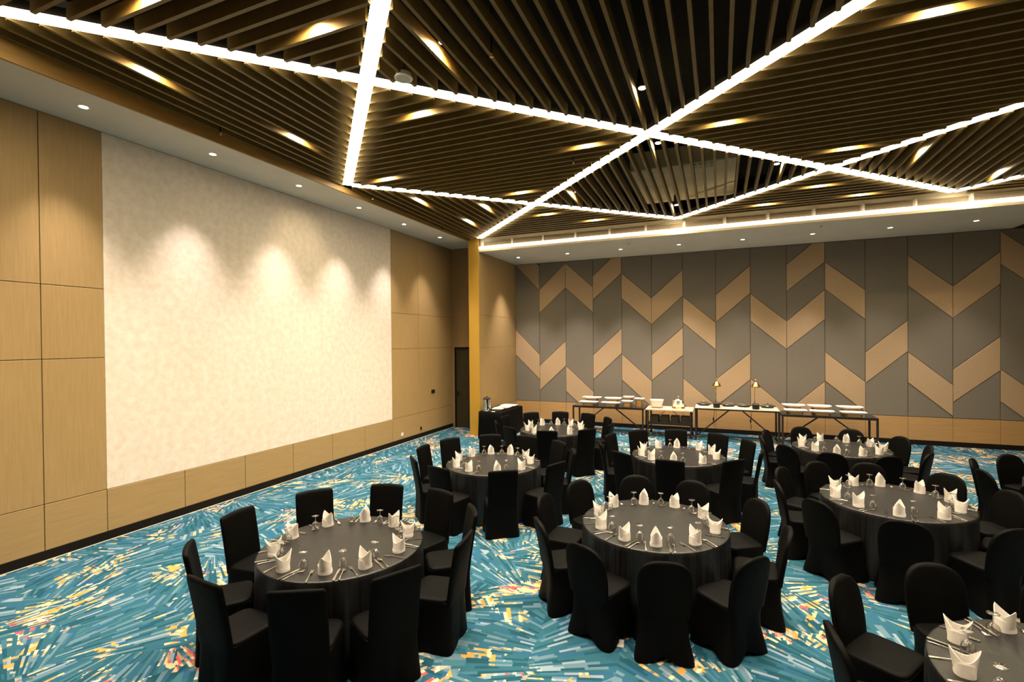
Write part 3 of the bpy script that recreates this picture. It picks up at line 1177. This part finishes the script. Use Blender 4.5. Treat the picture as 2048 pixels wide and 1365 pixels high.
# ------------------------------------------------------------------ buffet along the partition
def frame_table(label, x0, x1, y0, y1, h, top_mat, brace_mat='black_metal'):
    e = tag(empty('buffet_table', ((x0 + x1) / 2, (y0 + y1) / 2, 0)), label, 'table')
    hw, hd = (x1 - x0) / 2, (y1 - y0) / 2
    mb = MB(); mb.rbox(-hw, hw, -hd, hd, h - 0.022, h, 0.004); mb.build('tabletop', top_mat, e)
    mb = MB()
    for s in (-1, 1):
        mb.box(-hw, hw, s * (hd - 0.02) - 0.018, s * (hd - 0.02) + 0.018, h - 0.058, h - 0.022)
        mb.box(s * (hw - 0.02) - 0.018, s * (hw - 0.02) + 0.018, -hd, hd, h - 0.058, h - 0.022)
    mb.build('top_frame', brace_mat, e)
    for sx in (-1, 1):
        for sy in (-1, 1):
            mb = MB(); mb.box(sx * (hw - 0.022) - 0.022, sx * (hw - 0.022) + 0.022, sy * (hd - 0.022) - 0.022, sy * (hd - 0.022) + 0.022, 0, h - 0.05)
            mb.build('leg', brace_mat, e)
        mb = MB(); mb.bar((sx * (hw - 0.05), 0, 0.08), (sx * 0.12, 0, h - 0.05), 0.032); mb.build('brace', brace_mat, e)
        mb = MB(); mb.bar((sx * (hw - 0.02), -hd + 0.03, 0.08), (sx * (hw - 0.02), hd - 0.03, 0.08), 0.024); mb.build('side_rail', brace_mat, e)
    return e


frame_table('black framed buffet table with glass top, beside the coffee station end', 3.83, 5.91, -1.30, -0.57, 0.80, 'black_glass')
frame_table('marble topped buffet table carrying the two brass heat lamps', 7.28, 9.33, -1.30, -0.57, 0.885, 'marble', 'black_metal')
frame_table('black framed buffet table with three pairs of long white platters', 9.37, 11.43, -1.30, -0.57, 0.80, 'black_glass')


def platter_set(x0, x1, y, zt, dep, riser_h, lab, rlab, grp):
    hw = (x1 - x0) / 2
    xc = (x0 + x1) / 2
    base = zt - riser_h
    r = tag(empty('wood_riser', (xc, y, base)), rlab, 'riser', 'wooden risers on the buffet')
    mb = MB(); mb.rbox(-hw * 0.66, hw * 0.66, -dep * 0.36, dep * 0.36, riser_h - 0.02, riser_h, 0.003); mb.build('shelf', 'riser', r)
    for s in (-1, 1):
        mb = MB(); mb.rbox(s * hw * 0.55 - 0.012, s * hw * 0.55 + 0.012, -dep * 0.34, dep * 0.34, 0.0, riser_h - 0.02, 0.003); mb.build('side', 'riser', r)
    mb = MB(); mb.rbox(-hw * 0.60, hw * 0.60, -dep * 0.34, -dep * 0.34 + 0.015, 0.0, riser_h - 0.02, 0.003); mb.build('front', 'riser', r)
    e = tag(empty('platter', (xc, y, zt)), lab, 'platter', grp)
    mb = MB()
    d2 = dep / 2
    rings = [[(x * k, yy_ * k, z) for x, yy_ in srect(hw, d2, 32, 9.0)] for k, z in ((0.80, 0.0), (0.93, 0.022), (1.0, 0.036), (1.0, 0.041), (0.94, 0.032), (0.80, 0.012))]
    mb.loft(rings)
    smooth_by_angle(mb.build('dish', 'china', e))
    return e


TW = ['beside the coffee station end', 'mid table', 'at the trolley end']
for i, (a, b2) in enumerate([(4.006, 4.582), (4.690, 5.20)]):
    platter_set(a, b2, -0.74, 0.965, 0.30, 0.165, 'raised white platter at the back of the coffee-side buffet table, %s' % TW[i], 'tall wooden riser on the coffee-side buffet table, %s' % TW[i], 'platters on the coffee-side buffet table')
for i, (a, b2) in enumerate([(4.008, 4.559), (4.664, 5.211)]):
    platter_set(a, b2, -1.10, 0.870, 0.30, 0.070, 'low white platter at the front of the coffee-side buffet table, %s' % TW[i], 'low wooden riser on the coffee-side buffet table, %s' % TW[i], 'platters on the coffee-side buffet table')
platter_set(5.245, 5.567, -0.76, 1.020, 0.24, 0.22, 'short white dish on the tallest riser near the trolley', 'tallest wooden riser under a short white dish', 'short dishes on the coffee-side buffet table')
platter_set(5.255, 5.587, -1.08, 0.930, 0.24, 0.13, 'short white dish in front, near the trolley', 'mid-height wooden riser under a short white dish', 'short dishes on the coffee-side buffet table')
platter_set(5.600, 5.890, -0.95, 1.000, 0.24, 0.20, 'short white dish at the table edge next to the trolley', 'wooden riser at the table edge next to trolley', 'short dishes on the coffee-side buffet table')
TW = ['next to the heat lamps', 'in the middle', 'at the far end']
for i, (a, b2) in enumerate([(9.43, 9.97), (10.017, 10.551), (10.66, 11.237)]):
    platter_set(a, b2, -0.76, 0.960, 0.32, 0.160, 'raised long white platter on the three-pair buffet table, %s' % TW[i], 'tall wooden riser on the three-pair buffet table, %s' % TW[i], 'platters on the three-pair buffet table')
for i, (a, b2) in enumerate([(9.444, 9.962), (10.017, 10.56), (10.677, 11.229)]):
    platter_set(a, b2, -1.10, 0.868, 0.32, 0.068, 'low long white platter on the three-pair buffet table, %s' % TW[i], 'low wooden riser on the three-pair buffet table, %s' % TW[i], 'platters on the three-pair buffet table')

# trolley
e = tag(empty('serving_trolley', (6.60, -0.95, 0)), 'black wheeled trolley with marble top and loaded lower shelf', 'trolley')
mb = MB(); mb.rbox(-0.63, 0.63, -0.37, 0.37, 0.755, 0.795, 0.005); mb.build('tabletop', 'marble', e)
for sx in (-1, 1):
    for sy in (-1, 1):
        mb = MB(); mb.box(sx * 0.57 - 0.02, sx * 0.57 + 0.02, sy * 0.32 - 0.02, sy * 0.32 + 0.02, 0.10, 0.755); lg = mb.build('leg', 'black_metal', e)
        mb = MB(); mb.lathe([(0.045, -0.012), (0.05, -0.006), (0.05, 0.006), (0.045, 0.012)], 14)
        mb.v = [(sx * 0.57 + x, sy * 0.32 + z, 0.05 + y) for x, y, z in mb.v]
        mb.box(sx * 0.57 - 0.008, sx * 0.57 + 0.008, sy * 0.32 - 0.02, sy * 0.32 + 0.02, 0.08, 0.105)
        mb.build('castor', 'black_metal', lg)
mb = MB(); mb.rbox(-0.58, 0.58, -0.34, 0.34, 0.36, 0.385, 0.004); mb.box(-0.58, 0.58, -0.345, -0.335, 0.385, 0.44); mb.build('lower_shelf', 'black_metal', e)
mb = MB(); mb.bar((-0.30, -0.33, 0.60), (-0.10, -0.33, 0.745), 0.014); mb.bar((0.30, -0.33, 0.60), (0.10, -0.33, 0.745), 0.014); mb.build('brace', 'black_metal', e)
nm = ['nearest the coffee station', 'second from the coffee station end', 'second from the lamp table end', 'nearest the heat lamps']
for i, xo in enumerate((-0.415, -0.14, 0.14, 0.41)):
    b = tag(empty('wicker_basket', (6.60 + xo, -0.97, 0.386)), 'dark ribbed basket on the trolley shelf, %s' % nm[i], 'basket', 'baskets on the trolley shelf')
    mb = MB(); mb.rbox(-0.115, 0.115, -0.20, 0.20, 0.0, 0.18, 0.012); mb.build('body', 'basket', b)
    mb = MB()
    for k in range(6):
        mb.box(-0.105 + k * 0.039, -0.09 + k * 0.039, -0.206, -0.198, 0.02, 0.165)
    mb.build('rib', 'basket', b)
    mb = MB(); mb.rbox(-0.12, 0.12, -0.205, 0.205, 0.165, 0.19, 0.006); mb.build('rim', 'basket', b)
# bowl on the trolley
e = tag(empty('serving_bowl', (6.24, -1.0, 0.795)), 'square white serving bowl on a wood foot on the trolley', 'bowl')
mb = MB(); mb.rbox(-0.12, 0.12, -0.12, 0.12, 0.0, 0.035, 0.006); mb.build('foot', 'riser', e)
mb = MB()
mb.loft([[(x, y, z) for x, y in srect(w, w, 36, 5)] for w, z in ((0.125, 0.035), (0.150, 0.09), (0.185, 0.215), (0.188, 0.225), (0.176, 0.222), (0.14, 0.10))])
smooth_by_angle(mb.build('bowl', 'frosted', e))
# soup kettle
e = tag(empty('soup_kettle', (6.83, -1.0, 0.795)), 'steel soup kettle with domed lid on the trolley', 'kettle')
mb = MB(); mb.lathe([(0.175, 0.0), (0.18, 0.02), (0.165, 0.05)], 28); smooth_by_angle(mb.build('base_ring', 'brass', e))
mb = MB(); mb.lathe([(0.150, 0.05), (0.155, 0.06), (0.155, 0.23), (0.162, 0.24)], 28); smooth_by_angle(mb.build('body', 'steel', e))
mb = MB(); mb.lathe([(0.160, 0.24), (0.150, 0.262), (0.10, 0.292), (0.03, 0.305)], 28); lid = smooth_by_angle(mb.build('lid', 'chrome', e))
mb = MB(); mb.lathe([(0.012, 0.30), (0.012, 0.325), (0.026, 0.333), (0.02, 0.35)], 14); smooth_by_angle(mb.build('knob', 'chrome', lid))

# chafing dishes + tiles + heat lamps
nm = ['at the trolley end', 'beyond the first heat lamp', 'before the second heat lamp', 'at the platter end']
for i, xc in enumerate((7.50, 8.12, 8.50, 9.07)):
    o = tag(empty('ceramic_tile', (xc, -1.00, 0.885)), 'white ceramic hotplate tile under a pan, %s' % nm[i], 'hotplate', 'hotplate tiles on the marble table')
    mb = MB(); mb.rbox(-0.18, 0.18, -0.17, 0.17, 0.0, 0.028, 0.005); mb.build('slab', 'china', o)
    e = tag(empty('chafing_pan', (xc, -0.99, 0.913)), 'low dark chafing pan with steel lid, %s' % nm[i], 'pan', 'chafing pans on the marble table')
    mb = MB(); mb.lathe([(0.13, 0.0), (0.150, 0.012), (0.156, 0.05), (0.162, 0.055)], 28); smooth_by_angle(mb.build('pan', 'black_metal', e))
    mb = MB(); mb.lathe([(0.160, 0.055), (0.157, 0.066), (0.11, 0.090), (0.02, 0.100)], 28); lid = smooth_by_angle(mb.build('lid', 'chrome', e))
    mb = MB(); mb.lathe([(0.008, 0.098), (0.008, 0.112), (0.016, 0.118), (0.012, 0.126)], 12); mb.build('knob', 'chrome', lid)
    for s in (-1, 1):
        mb = MB(); mb.tube([(s * 0.155, -0.04, 0.04), (s * 0.182, -0.035, 0.048), (s * 0.182, 0.035, 0.048), (s * 0.155, 0.04, 0.04)], 0.011); mb.build('handle', 'black_metal', e, True)
for i, xc in enumerate((7.83, 8.78)):
    e = tag(empty('heat_lamp', (xc, -1.18, 0.885)), ['brass domed heat lamp, the one nearer the steel soup kettle', 'brass domed heat lamp, the one nearer the long platters'][i], 'heat lamp', 'brass heat lamps on the marble table')
    mb = MB(); mb.rbox(-0.085, 0.085, -0.08, 0.08, 0.0, 0.15, 0.025); mb.build('base', 'black_metal', e)
    mb = MB(); mb.tube([(-0.02, 0.03, 0.15), (-0.02, 0.03, 0.62)], 0.010); mb.build('stem', 'brass', e, True)
    mb = MB(); mb.lathe([(0.112, 0.575), (0.118, 0.585), (0.110, 0.605), (0.092, 0.645), (0.055, 0.690), (0.022, 0.710), (0.012, 0.725)], 28, cap0=False); sh = smooth_by_angle(mb.build('shade', 'brass', e), 60)
    mb = MB(); mb.lathe([(0.006, 0.72), (0.006, 0.745), (0.020, 0.755), (0.024, 0.772), (0.016, 0.790), (0.004, 0.796)], 14); mb.build('finial', 'brass', sh, True)
    mb = MB(); mb.lathe([(0.02, 0.66), (0.05, 0.63), (0.055, 0.60), (0.03, 0.59)], 16); mb.build('bulb', 'frosted', sh, True)
    mb = MB(); pts = [(-0.02, 0.10, 0.01), (-0.03, 0.60, 0.0), (-0.05, 0.63, -0.12), (-0.09, 0.62, -0.40), (-0.07, 0.61, -0.62)]
    mb.tube(pts, 0.006); cb = mb.build('cord', 'cable', e, True)
    mb = MB(); mb.rbox(-0.108, -0.072, 0.60, 0.64, -0.46, -0.36, 0.006); mb.build('inline_switch', 'plastic_black', cb)

# ------------------------------------------------------------------ coffee station beside the pier
e = tag(empty('coffee_station', (1.95, -2.30, 0)), 'rectangular table under a black floor-length cloth against the pier', 'table')
mb = MB()
rings = []
for z, k in ((0.002, 1.05), (0.25, 1.03), (0.55, 1.01), (0.735, 1.0), (0.747, 0.985), (0.750, 0.95)):
    ring = []
    for j, (x, y) in enumerate(srect(0.385, 0.80, 72, 14.0)):
        w = 0.010 * (1 - z / 0.75) * math.sin(j * 0.9)
        ring.append((max(x * k + w, -0.46), y * k + w, z))
    rings.append(ring)
mb.loft(rings)
smooth_by_angle(mb.build('cloth', 'chair', e), 50)
e = tag(empty('coffee_urn', (1.78, -2.92, 0.75)), 'tall chrome coffee urn on the black clothed table', 'coffee urn')
mb = MB(); mb.lathe([(0.105, 0.0), (0.11, 0.01), (0.10, 0.03)], 24); mb.build('base', 'chrome', e, True)
mb = MB(); mb.lathe([(0.098, 0.03), (0.10, 0.04), (0.10, 0.33), (0.105, 0.335)], 24); smooth_by_angle(mb.build('body', 'chrome', e))
mb = MB(); mb.lathe([(0.108, 0.335), (0.108, 0.36), (0.075, 0.385), (0.02, 0.392)], 24); lid = smooth_by_angle(mb.build('lid', 'black_metal', e))
mb = MB(); mb.lathe([(0.018, 0.39), (0.022, 0.41), (0.012, 0.42)], 12); mb.build('knob', 'black_metal', lid)
mb = MB(); mb.tube([(0, -0.095, 0.08), (0, -0.15, 0.08), (0, -0.155, 0.055)], 0.012); mb.build('tap', 'chrome', e, True)
mb = MB(); mb.rbox(-0.05, 0.05, -0.035, 0.035, 0, 0.012, 0.003)
o = mb.build('name_card', 'paper'); o.location = (2.02, -3.00, 0.75); tag(o, 'small white card lying beside the coffee urn', 'card')
for i, (x, y, w, d_, lab) in enumerate([(1.98, -2.62, 0.17, 0.12, 'small white saucer stack tray next to the coffee urn'), (2.00, -2.25, 0.20, 0.22, 'white tray mid table on the coffee station'), (1.98, -1.80, 0.24, 0.20, 'white tray on the coffee station nearest the partition')]):
    e = tag(empty('white_tray', (x, y, 0.751)), lab, 'tray', 'white trays on the coffee station')
    mb = MB(); mb.loft([[(a * k, b2 * k, z) for a, b2 in srect(w, d_, 28, 6)] for k, z in ((0.8, 0.0), (1.0, 0.035), (1.0, 0.042), (0.9, 0.025), (0.75, 0.012))])
    smooth_by_angle(mb.build('dish', 'china', e))
    if i < 2:
        mb = MB()
        for j in range(3):
            mb.lathe([(0.03, 0.02), (0.042, 0.03), (0.044, 0.075), (0.036, 0.075)], 14, -0.07 + j * 0.07, 0.0)
        mb.build('cup_row', 'china', e, True)

# ------------------------------------------------------------------ small wall fittings
mb = MB(); mb.rbox(0.0, 0.012, -3.02, -2.84, 1.20, 1.31, 0.003)
o = mb.build('switch_plate', 'plastic_black'); tag(o, 'black switch plate on the oak wall near the door recess', 'switch')
mb = MB()
for k in range(3):
    mb.rbox(0.012, 0.016, -3.00 + k * 0.055, -2.955 + k * 0.055, 1.22, 1.29, 0.001)
mb.build('rocker', 'black_metal', o)
mb = MB(); mb.rbox(0.0, 0.012, -3.62, -3.54, 0.22, 0.31, 0.003)
o = mb.build('wall_socket', 'plastic_black'); tag(o, 'black wall socket low on the oak wall near the recess', 'socket')
mb = MB(); mb.rbox(0.0, 0.014, -4.52, -4.42, 0.20, 0.29, 0.003)
o = mb.build('wall_socket', 'plastic_white'); tag(o, 'white wall socket low on the oak wall below the plaster edge', 'socket')
mb = MB(); mb.rbox(-0.07, 0.07, -0.055, 0.055, 0.0, 0.003, 0.001)
o = mb.build('paper_slip', 'paper'); o.location = (7.03, -10.95, 0.0); o.rotation_euler = (0, 0, 0.15)
tag(o, 'small white paper slip lying on the carpet between two chairs', 'paper')
